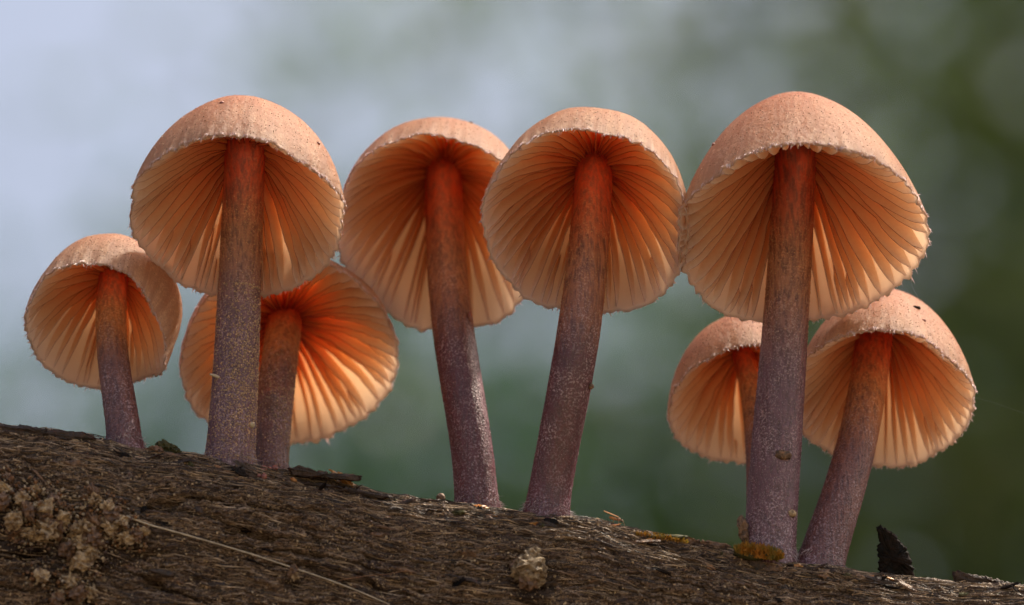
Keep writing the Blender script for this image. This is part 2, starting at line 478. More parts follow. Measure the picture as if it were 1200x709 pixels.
def mushroom(label, C, R, H, phi, roll, stem, gills=44, Rmod=(), Zmod=(), umbo=0.0, h_att=0.70, mat='stem', seed=0,
             depth=0.17, pr=1.0, pz=1.0, name='mushroom', gcol=((0.20, 0.08, 0.10), (0.46, 0.28, 0.29)), ngr=4200, inw=0.0, gold=(), gsize=1.0, sun_grains=0, fold=(), toff=0.0):
    """C = (px, py, d) rim centre; R, H in px; stem = [(px, py, width px, d)] from base to top"""
    rng = np.random.default_rng(seed + 100)
    c = P(*C); k = (DIST + C[2]) / DIST
    R *= PX * k; H *= PX * k
    ph, ro = rad(phi), rad(roll)
    up_i = math.cos(ro) * UU + math.sin(ro) * RR
    a = math.sin(ph) * VV + math.cos(ph) * up_i
    e1 = math.cos(ro) * RR - math.sin(ro) * UU
    e2 = -math.cos(ph) * VV + math.sin(ph) * up_i
    bx, by, bw, bd = stem[0]
    base = log_behind(bx, bd)
    root = empty(name, base)
    tag(root, label, 'mushroom', 'mushrooms growing in a row on the log')
    base = np.array(base)

    def surf(th, s, off=0.0):
        """outer surface (off = 0) or a surface sunk by off along the profile normal; th, s arrays"""
        al = s * math.pi / 2
        r = np.sin(al) ** pr; z = np.cos(al).clip(0) ** pz
        rr = R * r; zz = H * z + umbo * R * np.exp(-(r / 0.30) ** 2) - umbo * R * 0.35 * np.exp(-(r / 0.62) ** 2)
        ca, sa = np.cos(al), np.sin(al)
        n_r = H * sa; n_z = R * ca; L = np.hypot(n_r, n_z) + 1e-9
        rr = rr - off * n_r / L; zz = zz - off * n_z / L
        wgt = s ** 2.2
        rr = rr * (1 + wgt * periodic(th, Rmod)) ; zz = zz + R * (s ** 3.0) * periodic(th, Zmod)
        rr = rr * (1 + 0.055 * s * fbm(np.cos(th) * 1.3 + seed, np.sin(th) * 1.3 + s, 2, seed) + 0.020 * s * vnoise(np.cos(th) * 3.1 + seed, np.sin(th) * 3.1 + s * 2, seed + 40))
        zz = zz + 0.035 * R * s * vnoise(np.cos(th) * 2.2 + seed, np.sin(th) * 2.2 + s * 1.5, seed + 3)
        rr = rr * (1 + 0.007 * s ** 14 * np.cos(gills * th) * (1 + vnoise(th * 9, th * 0, seed + 2)) + 0.012 * s ** 10 * vnoise(th * 14, th * 0, seed + 31))
        if fold: rr = rr * (1 + np.clip((s - 0.72) / 0.28, 0, 1) ** 1.6 * periodic(th, fold))
        rr = rr * (1 - inw * np.clip((s - 0.8) / 0.2, 0, 1) ** 2)
        rr = np.maximum(rr, 0)
        return (c + (rr * np.cos(th))[..., None] * e1 + (rr * np.sin(th))[..., None] * e2 + zz[..., None] * a)

    # cap: outer skin, toothed margin
    nth = 300; ths = np.linspace(0, 2 * math.pi, nth, endpoint=False)
    so = np.linspace(0.012, 1, 46) ** 0.9
    TH, S = np.meshgrid(ths, so, indexing='ij')
    outer = surf(TH, S)
    tooth = 0.02 + 0.028 * np.abs(vnoise(ths * 26, ths * 0, seed + 5)) + 0.06 * np.clip(vnoise(ths * 40, ths * 0, seed + 6) - 0.25, 0, 1)
    tooth += 0.014 * np.maximum(0, np.cos(gills * ths))
    mid = surf(ths, np.ones(nth), 0.012)
    tip = mid - a * tooth[:, None] + (e1 * np.cos(ths)[:, None] + e2 * np.sin(ths)[:, None]) * (0.10 * tooth * (1 + vnoise(ths * 17, ths * 0, seed + 9)))[:, None]
    si = np.linspace(0.985, 0.05, 34)
    THi, Si = np.meshgrid(ths, si, indexing='ij')
    thick = 0.030 + 0.07 * (1 - Si)
    inner = surf(THi, Si, thick)
    allv = np.concatenate([outer, tip[:, None], inner], 1)
    no, ntot = 46, allv.shape[1]
    F = grid_faces(nth, ntot, True)
    midx = np.tile((np.arange(ntot - 1) >= no).astype(int), nth)
    V = allv.reshape(-1, 3); T = np.concatenate([S, np.ones((nth, 1)), Si], 1).reshape(-1)
    V = np.vstack([V, [surf(np.zeros(1), np.zeros(1))[0]]]); T = np.append(T, 0)
    PO = np.stack([np.repeat(np.cos(ths), ntot), np.repeat(np.sin(ths), ntot), T[:-1]], -1) ; PO = np.vstack([PO, [[0, 0, 0]]])
    tri = [(i * ntot, ((i + 1) % nth) * ntot, len(V) - 1) for i in range(nth)]
    # quads + apex fan as degenerate-free python faces
    faces = [tuple(f) for f in F.tolist()] + [(x, z, y) for x, y, z in tri]
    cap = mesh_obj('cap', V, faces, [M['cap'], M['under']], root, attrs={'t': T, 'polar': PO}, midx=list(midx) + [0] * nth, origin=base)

    # stem geometry
    st = np.array(stem, float); kk = np.linspace(0, 1, len(st)); u = np.linspace(0, 1, 110)
    def spl(col):
        from numpy.polynomial import polynomial as pl
        deg = min(3, len(st) - 1)
        cf = pl.polyfit(kk, st[:, col], deg); return pl.polyval(u, cf)
    cx, cy, cw, cd = spl(0), spl(1), spl(2), spl(3)
    ctr = np.array([P(x, y, d) for x, y, d in zip(cx, cy, cd)])
    shift = base - ctr[0]                          # plant the foot on the log
    ctr += shift[None] * ((1 - u) ** 3)[:, None]
    topc = c + a * (h_att * H) + e1 * toff * PX
    ctr += (topc - ctr[-1])[None] * (u ** 3)[:, None]
    ctr = np.vstack([ctr[0] - (ctr[4] - ctr[0]) / np.linalg.norm(ctr[4] - ctr[0]) * 0.25, ctr, ctr[-1] + a * 0.16 * H])
    cw = cw * (1 + 0.10 * np.exp(-u / 0.035)); cw = np.concatenate([[cw[0] * 1.06], cw, [cw[-1]]]) * PX / 2; hh = np.concatenate([[0], u, [1]])
    tg = np.gradient(ctr, axis=0); tg /= np.linalg.norm(tg, axis=1)[:, None]
    s1 = RR[None] - (tg @ RR)[:, None] * tg; s1 /= np.linalg.norm(s1, axis=1)[:, None]
    s2 = np.cross(tg, s1)
    ns = 44; aa = np.linspace(0, 2 * math.pi, ns, endpoint=False)
    A, Hh = np.meshgrid(aa, hh, indexing='ij')
    rr = cw[None] * (1 + 0.030 * fbm(np.cos(A) * 2 + seed, np.sin(A) * 2 + Hh * 2.5, 3, seed + 4)
                     + 0.022 * vnoise(A * 3.5, Hh * 1.5, seed + 8) + 0.012 * fbm(np.cos(A) * 9, Hh * 50 + np.sin(A) * 9, 2, seed))
    for (bh, ba, br, bs) in gold:                   # local swellings (height, angle, size, spread)
        rr = rr + br * PX * np.exp(-((Hh - bh) / bs) ** 2 - (np.angle(np.exp(1j * (A - rad(ba)))) / 0.7) ** 2)
    sv = ctr[None] + (rr * np.cos(A))[..., None] * s1[None] + (rr * np.sin(A))[..., None] * s2[None]
    stem_o = mesh_obj('stem', sv.reshape(-1, 3), grid_faces(ns, len(hh), True)[:, ::-1], M[mat], root,
                      attrs={'h': np.tile(hh, ns)}, origin=base)
    # powdery granules all over the stem
    n = ngr; hi = (rng.random(n) ** 1.25 * 0.86 * len(hh)).astype(int).clip(1, len(hh) - 3); ai = rng.random(n) * 2 * math.pi
    i0 = (ai / (2 * math.pi) * ns).astype(int) % ns
    gp = sv[i0, hi] + (sv[(i0 + 1) % ns, hi] - sv[i0, hi]) * rng.random((n, 1)) + (sv[i0, hi + 1] - sv[i0, hi]) * rng.random((n, 1))
    sz = rng.uniform(0.004, 0.0095, n) * gsize
    g0, g1 = np.array(gcol[0]), np.array(gcol[1]); mixv = rng.random((n, 1))
    gw = np.clip((hi / len(hh) - 0.50) / 0.2, 0, 1)[:, None]
    scatter('granules', gp, sz, ((g0 * (1 - mixv) + g1 * mixv) * (1 - gw) + np.array([0.72, 0.38, 0.17]) * gw) * rng.uniform(0.6, 1.15, (n, 1)), M['grain'], stem_o, 'oct', origin=base)

    # downy fuzz round the foot
    n = 260; ai = rng.random(n) * 2 * math.pi; i0 = (ai / (2 * math.pi) * ns).astype(int) % ns
    fp = sv[i0, rng.integers(1, 5, n)]; outw = s1[2] * np.cos(ai)[:, None] + s2[2] * np.sin(ai)[:, None]
    hd = outw * rng.uniform(0.3, 1.0, (n, 1)) - tg[2] * rng.uniform(0.1, 0.9, (n, 1)) + 0.4 * rng.normal(size=(n, 3))
    sd_ = np.cross(hd, tg[2]); sd_ /= np.linalg.norm(sd_, axis=1)[:, None]
    ln = rng.uniform(0.03, 0.09, n)[:, None]; q = np.stack([fp - sd_ * 0.003, fp + sd_ * 0.003, fp + outw * 0.004 + tg[2] * 0.004, fp + hd * ln], 1)
    F4 = (np.array([(0, 1, 3), (1, 2, 3), (2, 0, 3)])[None] + (np.arange(n) * 4)[:, None, None]).reshape(-1, 3)
    fz = mesh_obj('foot_fuzz', q.reshape(-1, 3), F4, M['fuzz'], stem_o, smooth=False, origin=base); fz['kind'] = 'stuff'
    if sun_grains:  # patch of sunlight on the stem imitated by gold coloured granules
        n = sun_grains; hi = np.clip(rng.normal(0.33, 0.16, n) * len(hh), 2, 0.62 * len(hh)).astype(int)
        ai = rng.normal(rad(-62), 0.75, n); i0 = (ai / (2 * math.pi) * ns).astype(int) % ns
        gp = sv[i0, hi] + (sv[(i0 + 1) % ns, hi] - sv[i0, hi]) * rng.random((n, 1)) + (sv[i0, hi + 1] - sv[i0, hi]) * rng.random((n, 1))
        scatter('painted_sun_grains', gp, rng.uniform(0.006, 0.016, n), np.array([0.85, 0.58, 0.36]) * rng.uniform(0.4, 1.1, (n, 1)), M['grain'], stem_o, 'oct', origin=base)

    # granules on the cap
    n = 2600; s_ = rng.random(n) ** 0.6 * 0.99; t_ = rng.random(n) * 2 * math.pi
    cpnt = surf(t_, s_)
    cc = np.array([0.80, 0.52, 0.36]) * rng.uniform(0.5, 1.2, (n, 1))
    scatter('granules', cpnt, rng.uniform(0.004, 0.009, n), cc, M['grain'], cap, 'oct', origin=base)
    # ragged fringe of the margin
    n = 1100; t_ = np.sort(rng.random(n) * 2 * math.pi)
    b0 = surf(t_, np.ones(n), 0.01); ln = rng.uniform(0.014, 0.060, n) * (0.5 + rng.random(n) ** 2)
    dirv = -a[None] + 0.5 * (e1[None] * np.cos(t_)[:, None] + e2[None] * np.sin(t_)[:, None]) * rng.uniform(-0.5, 1.1, (n, 1)) + 0.35 * rng.normal(size=(n, 3))
    tang = -e1[None] * np.sin(t_)[:, None] + e2[None] * np.cos(t_)[:, None]
    wd = rng.uniform(0.006, 0.016, n)[:, None]; b0 = b0 + a[None] * 0.02 - a[None] * rng.uniform(0, 0.03, (n, 1))
    rad_d = e1[None] * np.cos(t_)[:, None] + e2[None] * np.sin(t_)[:, None]
    q = np.stack([b0 - tang * wd, b0 + tang * wd, b0 + rad_d * wd, b0 + dirv * ln[:, None]], 1)
    F4 = (np.array([(0, 1, 3), (1, 2, 3), (2, 0, 3), (0, 2, 1)])[None] + (np.arange(n) * 4)[:, None, None]).reshape(-1, 3)
    fr = mesh_obj('margin_fringe', q.reshape(-1, 3), F4, M['fringe'], cap, smooth=False, origin=base); fr['kind'] = 'stuff'

    # gills, each its own blade hanging from the cap
    rs = cw[-1] / R
    s0 = math.asin(min(0.9, rs)) / (math.pi / 2) * 0.9
    d0 = max(0.10 * R, (math.cos(s0 * math.pi / 2) ** pz - h_att) * H * 0.9)
    def gill(th0, u0, w0):
        nu = 15; uu = np.linspace(u0, 1, nu); s = s0 + (0.992 - s0) * uu
        wob = 0.012 * vnoise(uu * 3 + th0 * 7, uu * 0, seed + 11) + 0.05 * (1 - uu) * vnoise(uu * 0 + th0 * 5, uu * 1.5, seed + 12)
        th = th0 + wob
        dep = (d0 * (1 - uu) ** 1.3 + depth * R * 4 * (0.10 + 0.9 * uu) * (1 - uu) ** 0.72 * 0.62) * w0
        dep = dep * (1 + 0.10 * fbm(uu * 5 + th0 * 31, uu * 0, 2, seed + 61)) - 0.02 * (vnoise(uu * 13 + th0 * 57, uu * 0, seed + 63) > 0.72)
        if u0 > 0: dep = dep * np.clip((uu - u0) / (1 - u0) * 3, 0, 1)
        dep = dep + 0.012
        rows = []
        hw = np.array([0.032, 0.014, 0.0055]) * (R / 1.25)
        for side in (-1, 1):
            for v, w_ in zip((0.0, 0.5, 1.0), hw):
                off = 0.02 + dep * v
                p = surf(th, s, off)
                tan = -e1[None] * np.sin(th)[:, None] + e2[None] * np.cos(th)[:, None]
                wv = 0.011 * v * vnoise(uu * 9 + th0 * 13, uu * 0 + v, seed + 21)
                rows.append(p + tan * (side * w_ * (0.55 + 0.45 * (1 - uu)) + wv)[:, None])
        L0, L1, L2, R0, R1, R2 = rows
        V = np.vstack([L0, L1, L2, R0, R1, R2, L2, R2]); F = []; mi = []
        def strip(a_, b_, m):
            for i in range(nu - 1):
                F.append((a_ * nu + i, a_ * nu + i + 1, b_ * nu + i + 1, b_ * nu + i)); mi.append(m)
        strip(0, 1, 0); strip(1, 2, 0); strip(4, 3, 0); strip(5, 4, 0); strip(6, 7, 1)
        F.append((5 * nu, 4 * nu, 1 * nu, 2 * nu)); mi.append(0)
        F.append((4 * nu, 3 * nu, 0 * nu, 1 * nu)); mi.append(0)
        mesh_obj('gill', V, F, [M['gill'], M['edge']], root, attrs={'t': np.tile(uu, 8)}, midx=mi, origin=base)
    for i in range(gills):
        th0 = (i + 0.5 + 0.22 * rng.uniform(-1, 1)) * 2 * math.pi / gills
        gill(th0, 0.0, rng.uniform(0.85, 1.1))
        if rng.random() < 0.30:
            gill(th0 + math.pi / gills, rng.uniform(0.40, 0.80), rng.uniform(0.45, 0.75))
    return dict(root=root, surf=surf, stem=sv, a=a, c=c, base=base, hh=hh)


MM = {}
MM[1] = mushroom('small mushroom at the far left with its right cap margin curled down', (119, 384, 1.0), 92, 142, 55, 10,
                 [(143, 523, 42, 0.25), (139, 470, 38, 0.55), (132, 410, 36, 0.9), (136, 345, 36, 1.4)], gills=36,
                 fold=[(40, -0.24), (20, -0.26), (0, -0.20), (340, 0.0), (270, 0), (180, 0), (90, 0.0), (65, -0.08)], Rmod=[(25, 0.18), (5, 0.14), (335, -0.10), (300, -0.06), (265, 0.0), (180, 0.0), (90, 0.0), (45, 0.08)], Zmod=[(5, -0.42), (340, -0.38), (318, 0.05), (200, 0), (90, 0), (50, -0.18)], seed=1, mat='stem_warm')
MM[2] = mushroom('tall front left mushroom with a thick mauve stem, sunlight painted gold near the foot', (277, 253, 0.35), 127, 168, 46, 5,
                 [(267, 541, 58, 0.2), (275, 440, 54, 0.5), (281, 330, 51, 0.9), (287, 190, 48, 1.3)], gills=50, seed=2, pz=1.3, mat='stem_grey',
                 gcol=((0.60, 0.36, 0.24), (0.95, 0.66, 0.36)), ngr=6000, gsize=1.0, sun_grains=1900)  # sunlit gold painted into the granule colours
MM[3] = mushroom('broad orange mushroom half hidden behind the front left stem', (338, 421, 2.3), 130, 92, 52, -8,
                 [(311, 543, 44, 1.3), (318, 480, 46, 1.7), (326, 420, 44, 2.2), (330, 360, 44, 2.8)], gills=48, seed=3, h_att=0.88, Rmod=[(60, 0.08), (90, 0.12), (120, 0.08), (150, 0), (20, 0), (270, 0)], Zmod=[(90, 0.10), (150, 0), (30, 0), (270, 0)], mat='stem_warm',
                 sun_grains=500, gcol=((0.40, 0.20, 0.16), (0.75, 0.45, 0.28)), gold=((0.36, 270, 10, 0.06),))
MM[4] = mushroom('left of the two tall middle mushrooms, its wine stem leaning left', (507, 266, 1.9), 110, 222, 68, 10,
                 [(558, 592, 50, 0.8), (546, 480, 49, 1.25), (529, 370, 49, 1.75), (520, 205, 46, 2.5)], gills=46, seed=4, mat='stem', h_att=0.80, Rmod=[(293, 0.20), (316, 0.32), (338, 0.24), (265, 0.12), (220, 0.04), (180, 0), (90, 0.07), (0, 0.06)])
MM[5] = mushroom('right of the two tall middle mushrooms, its dark stem leaning right', (688, 261, 0.4), 121, 196, 65, 8,
                 [(640, 602, 51, 0.1), (660, 490, 50, 0.25), (681, 370, 50, 0.5), (697, 195, 44, 1.8)], gills=48, seed=5, mat='stem', h_att=0.80, Rmod=[(318, 0.13), (290, 0.0), (270, -0.03), (240, 0.0), (180, 0.02), (90, 0), (0, 0)])
MM[6] = mushroom('small mushroom tucked behind the left side of the tallest stem at right', (880, 471, 2.15), 95, 124, 47, -8,
                 [(892, 650, 30, 1.1), (890, 580, 28, 1.3), (888, 500, 26, 1.7), (882, 430, 26, 2.1)], gills=38, seed=6, Rmod=[(0, -0.30), (325, -0.22), (40, -0.18), (180, 0), (90, 0), (270, 0)], Zmod=[(180, -0.08), (90, 0), (0, 0)], pz=1.35, mat='stem_warm')
MM[7] = mushroom('tallest and biggest mushroom, with a long mauve stem, right of the middle pair', (939, 272, 0.4), 143, 222, 49, -1,
                 [(901, 655, 61, 0.15), (910, 520, 59, 0.55), (919, 380, 54, 0.95), (926, 190, 50, 1.5)], gills=52, seed=7, mat='stem_grey', umbo=0.14, pz=1.7,
                 Rmod=[(0, 0.0), (315, 0.0), (270, -0.08), (235, 0.03), (180, -0.01)], gcol=((0.34, 0.24, 0.29), (0.62, 0.48, 0.48)), ngr=6500)
MM[8] = mushroom('rightmost mushroom, low on the log, its stem leaning right below the tallest cap', (1034, 467, 1.45), 104, 172, 50, 6,
                 [(962, 664, 56, 0.4), (984, 590, 50, 0.7), (1005, 510, 46, 1.1), (1018, 405, 44, 1.8)], gills=46, seed=8, toff=-13, pz=1.45, mat='stem_warm')

# ---------------------------------------------------------------- crumbs and litter on the log
def scatter_log(n, pxr, pyoff, size, palette, name, label, cat, shape='tet'):
    pts, cols = [], []
    sz = []
    for _ in range(n):
        px = random.uniform(*pxr); i = int(np.clip(np.searchsorted(_colx, px), 0, shp[0] - 1))
        j = random.randint(*pyoff)
        p = LG[i, j] + LN[i, j] * 0.004
        pts.append(p); cols.append(np.array(random.choice(palette)) * random.uniform(0.6, 1.3))
        s = random.uniform(*size) * (0.5 + random.random() ** 3)
        sz.append((s, s * random.uniform(0.4, 1.0), s * random.uniform(0.3, 0.7)))
    o = scatter(name, np.array(pts), np.array(sz), np.array(cols), M['crumb'], None, 'oct')
    return tag(o, label, cat)

PAL = [(0.16, 0.09, 0.06), (0.06, 0.035, 0.022), (0.28, 0.18, 0.10), (0.46, 0.32, 0.17), (0.62, 0.47, 0.28), (0.14, 0.085, 0.06), (0.03, 0.02, 0.018)]
scatter_log(60000, (-25, 1225), (52, 262), (0.008, 0.021), PAL, 'wood_crumbs', 'fine tan and black wood crumbs strewn over the sloping log face', 'crumbs')

def log_fibres(n):
    rng = np.random.default_rng(77); V = []; C = []
    for _ in range(n):
        px = rng.uniform(-20, 1215); i = int(np.clip(np.searchsorted(_colx, px), 4, shp[0] - 60)); j = int(rng.choice([rng.integers(50, 100), rng.integers(60, 262)]))
        m = int(rng.uniform(8, 46)); w = rng.uniform(0.003, 0.010); dj = rng.integers(-3, 4)
        a_ = LG[i, j] + LN[i, j] * rng.uniform(0.0, 0.012); b_ = LG[i + m, int(np.clip(j + dj, 40, shp[1] - 2))]; b_ = b_ + LN[i + m, j] * rng.uniform(0.0, 0.03)
        mid = (LG[i + m // 2, int(np.clip(j + dj // 2, 40, shp[1] - 2))] + LN[i + m // 2, j] * rng.uniform(0.006, 0.022))
        nn = LN[i, j]; t_ = (b_ - a_) / (np.linalg.norm(b_ - a_) + 1e-9); sd_ = np.cross(nn, t_)
        V += [a_, mid - sd_ * w, mid + nn * w, mid + sd_ * w, b_]
        C += [np.array(FP[rng.integers(len(FP))]) * rng.uniform(0.6, 1.3)] * 5
    b = np.arange(n)[:, None, None] * 5
    F = (np.array([(0, 1, 2), (0, 2, 3), (4, 2, 1), (4, 3, 2), (0, 3, 1), (4, 1, 3)])[None] + b).reshape(-1, 3)
    o = mesh_obj('wood_fibres', np.array(V), F, M['crumb'], None, smooth=False, attrs={'col': np.array(C)}); o['kind'] = 'stuff'
    tag(o, 'loose splintered wood fibres lying along the grain of the log', 'wood fibres')
FP = [(0.05, 0.03, 0.02), (0.03, 0.02, 0.015), (0.42, 0.29, 0.17), (0.30, 0.20, 0.12), (0.55, 0.40, 0.25), (0.10, 0.06, 0.04)]
log_fibres(9000)

# ---------------------------------------------------------------- background: ground and trees
GZ = -45.0
def ground():
    n = 60; xs = np.sign(np.linspace(-1, 1, n)) * np.abs(np.linspace(-1, 1, n)) ** 3 * 30000
    X, Y = np.meshgrid(xs, xs, indexing='ij')
    Z = GZ + 3 * fbm(X / 90, Y / 90, 3, 3) * np.clip(np.hypot(X, Y) / 200, 0, 1) - 1.0
    m = mat_plain('forest_floor', (0.20, 0.15, 0.10), (0.14, 0.12, 0.07), 0.05, 0.02, 0.8, 0, 0.5, 1.0)
    o = mesh_obj('ground', np.stack([X, Y, Z], -1).reshape(-1, 3), grid_faces(n, n), m)
    o['kind'] = 'structure'
ground()

def tree(label, px, dist, cpy, rx, rz, nleaf, leaf, lsize, holes=0.0, seed=0, ry=None, spread=0.08):
    """a broadleaf tree whose crown centre is seen at (px, cpy) from the camera, dist cm away"""
    rng = np.random.default_rng(seed + 500)
    c = P(px, cpy, dist - DIST)
    root = empty('broadleaf_tree', (c[0], c[1], GZ - 1)); tag(root, label, 'tree', 'trees behind the log')
    o = np.array(root.location)
    # trunk and limbs
    def limb(p0, p1, r0, r1, n=10, k=8):
        p0, p1 = np.array(p0), np.array(p1); t = np.linspace(0, 1, n)
        bend = rng.normal(size=3) * np.linalg.norm(p1 - p0) * 0.06
        ctr = p0 + (p1 - p0) * t[:, None] + bend * (np.sin(t * math.pi))[:, None]
        tg = np.gradient(ctr, axis=0); tg /= np.linalg.norm(tg, axis=1)[:, None]
        ref = np.array([0.3, 0.9, 0.1]); a1 = np.cross(tg, ref); a1 /= np.linalg.norm(a1, axis=1)[:, None]; a2 = np.cross(tg, a1)
        aa = np.linspace(0, 2 * math.pi, k, endpoint=False); r = r0 + (r1 - r0) * t
        return (ctr[None] + r[None, :, None] * (np.cos(aa)[:, None, None] * a1 + np.sin(aa)[:, None, None] * a2)).reshape(-1, 3), grid_faces(k, n, True)
    Vs, Fs, off = [], [], 0
    top = (c[0], c[1], c[2] + rz * 0.6)
    segs = [((c[0], c[1], GZ - 6), top, 0.055 * rx + 4, 1.5)]
    for k in range(12):
        z = c[2] - rz * 0.8 + k / 12 * rz * 1.3
        an = rng.random() * 6.28; L = rx * rng.uniform(0.5, 0.85)
        segs.append(((c[0], c[1], z), (c[0] + L * math.cos(an), c[1] + L * math.sin(an), z + L * 0.5), 3.2, 0.6))
    for sgm in segs:
        v, f = limb(*sgm); Vs.append(v); Fs.append(f + off); off += len(v)
    mesh_obj('trunk', np.vstack(Vs), np.vstack(Fs), M['bark'], root, origin=o)
    # crown: leaf clumps
    ncl = max(30, nleaf // 14)
    cl = rng.normal(size=(ncl, 3)); cl /= np.linalg.norm(cl, axis=1)[:, None]; cl *= rng.random((ncl, 1)) ** 0.45
    cl = cl * np.array([rx, ry or rx, rz])
    idx = rng.integers(0, ncl, nleaf)
    p = cl[idx] + rng.normal(size=(nleaf, 3)) * min(rx, rz) * spread + c
    Rm = rand_rot(nleaf); s = rng.uniform(0.6, 1.2, nleaf) * lsize
    shape = np.array([(-1, 0, 0), (-0.2, 0.45, 0.12), (1, 0, 0), (-0.2, -0.45, 0.12)])
    v = np.einsum('nij,kj->nki', Rm, shape) * s[:, None, None] + p[:, None]
    F = (np.array([(0, 3, 2), (0, 2, 1)])[None] + (np.arange(nleaf) * 4)[:, None, None]).reshape(-1, 3)
    mesh_obj('crown', v.reshape(-1, 3), F, leaf, root, smooth=False, origin=o)
    return root

L_dark = mat_leaf('leaf_dark', (0.065, 0.095, 0.022), (0.09, 0.12, 0.028))
L_mid = mat_leaf('leaf_mid', (0.045, 0.10, 0.055), (0.065, 0.125, 0.07))
L_pale = mat_leaf('leaf_pale', (0.12, 0.16, 0.07), (0.14, 0.18, 0.09))
tree('dense dark green tree filling the blurred right side behind the log', 2640, 1150, 250, 240, 300, 66000, L_dark, 5, 0, 1)
tree('pale thin tree blurred behind the tall middle mushrooms', 1540, 1500, 200, 230, 330, 15000, L_pale, 5, 0.4, 2, 150)
tree('mid green bushy tree blurred low behind the left mushrooms', 150, 1300, 1190, 320, 130, 34000, L_mid, 5, 0, 3, 110, 0.12)

for k, (px_, ds_, cy_, rx_, rz_, nl_, lf_) in enumerate(((-3400, 1300, 300, 260, 280, 16000, L_mid), (-7200, 1500, 200, 300, 320, 16000, L_dark), (6200, 1250, 300, 260, 300, 16000, L_mid), (10500, 1500, 200, 300, 320, 16000, L_dark))):
    tree(('bushy green tree standing beyond the left edge of the view', 'tall dark tree standing far beyond the left edge of the view',
          'bushy green tree standing beyond the dark one at right', 'tall dark tree standing far beyond the right edge of the view')[k], px_, ds_, cy_, rx_, rz_, nl_, lf_, 7, 0, 20 + k, 200)

# ---------------------------------------------------------------- small things on the log
def lump_mesh(rx, ry, rz, seed, rough=0.35, sub=2, freq=2.0):
    import bmesh
    bm = bmesh.new(); bmesh.ops.create_icosphere(bm, subdivisions=sub, radius=1)
    v = np.array([tuple(x.co) for x in bm.verts]); f = [tuple(x.index for x in p.verts) for p in bm.faces]; bm.free()
    n = fbm(v[:, 0] * freq + seed * 3.1 + v[:, 2] * 1.7, v[:, 1] * freq - v[:, 2] * freq + seed, 3, seed)
    v = v * (1 + rough * n[:, None] * 1.6)
    return v * np.array([rx, ry, rz]), f

def frame_from(n, spin=0.0):
    n = np.asarray(n) / np.linalg.norm(n); t = RR - (RR @ n) * n; t /= np.linalg.norm(t); b = np.cross(n, t)
    t2 = math.cos(spin) * t + math.sin(spin) * b; b2 = np.cross(n, t2)
    return np.stack([t2, b2, n], 1)

def lump(name, p, nrm, size, mat, parent=None, seed=0, rough=0.35, sub=2, spin=0.0, col=None, freq=2.0, smooth=True):
    v, f = lump_mesh(*size, seed, rough, sub, freq)
    v = v @ frame_from(nrm, spin).T + p
    o = mesh_obj(name, v, f, mat, parent, smooth=smooth, attrs=({'col': np.tile(col, (len(v), 1))} if col is not None else None), origin=p if parent is None else np.array(parent.location))
    return o

m_pale = mat_plain('pale_crust', (0.12, 0.07, 0.035), (0.58, 0.43, 0.25), 15, 0.05, 0.5, 0, 1.0, 0.04)
m_brown = mat_plain('brown_crust', (0.05, 0.025, 0.015), (0.26, 0.14, 0.07), 18, 0.07, 0.45, 0, 1.0, 0.04)
m_orange = mat_plain('orange_slime', (0.45, 0.13, 0.02), (0.62, 0.30, 0.03), 20, 0.12, 0.3, 0.3)
m_clod = mat_plain('clod_crust', (0.09, 0.055, 0.03), (0.40, 0.30, 0.18), 17, 0.03, 0.5, 0, 1.0, 0.04)
m_red = mat_plain('red_bead', (0.20, 0.04, 0.025), (0.34, 0.09, 0.05), 30, 0.10, 0.3, 0.1)
m_amber = mat_plain('amber_grain', (0.35, 0.15, 0.06), (0.50, 0.26, 0.12), 25, 0.08, 0.3, 0.1)
m_fibre = mat_plain('pale_fibre', (0.45, 0.36, 0.22), (0.75, 0.64, 0.45), 12, 0.12, 0.3, 0.2)
m_moss = mat_plain('moss', (0.16, 0.15, 0.02), (0.50, 0.20, 0.02), 6, 0.03, 0.6, 0.3)
m_dmoss = mat_plain('dark_moss', (0.03, 0.035, 0.015), (0.10, 0.09, 0.03), 9, 0.03, 0.6, 0.1)
m_char = mat_plain('charred_wood', (0.003, 0.003, 0.003), (0.016, 0.009, 0.007), 10, 0.012, 0.5, 0, 1.0, 0.05)

# crumbly growth at the left
p0, n0 = on_log(100, 625)
cr = empty('crumbly_growth', p0); tag(cr, 'crumbly tan and brown growth heaped on the log at lower left', 'fungus')
spots = [(5, 578, 9), (12, 592, 10), (30, 583, 8), (20, 606, 11), (40, 600, 9), (55, 592, 8), (62, 606, 10), (48, 618, 12), (60, 630, 13), (75, 618, 10),
         (82, 604, 9), (70, 588, 7), (92, 612, 11), (88, 628, 10), (104, 580, 9), (112, 592, 8), (118, 606, 10), (106, 618, 9), (100, 634, 11), (92, 650, 12), (96, 660, 10),
         (114, 632, 10), (126, 620, 10), (130, 594, 8), (136, 608, 9), (144, 618, 10), (120, 644, 10), (110, 650, 9), (150, 626, 8), (160, 632, 8), (36, 632, 8), (20, 622, 9),
         (52, 676, 9), (84, 686, 10), (96, 694, 9), (110, 690, 8), (74, 700, 8), (168, 620, 6), (44, 574, 6), (8, 562, 6)]
for k, (x, y, s_) in enumerate(spots):
    p, n = on_log(x + random.uniform(-2, 2), y)
    s_ = s_ * PX
    mt = m_pale if k % 5 in (0, 2, 3) else m_brown
    lump('crumb', np.array(p) + np.array(n) * s_ * 1.0, n, (s_ * random.uniform(0.8, 1.2), s_ * random.uniform(0.7, 1.1), s_ * random.uniform(0.5, 0.9)), mt, cr, k + 3, 0.62, 3, random.uniform(0, 3), freq=3.6, smooth=False)
pts = []
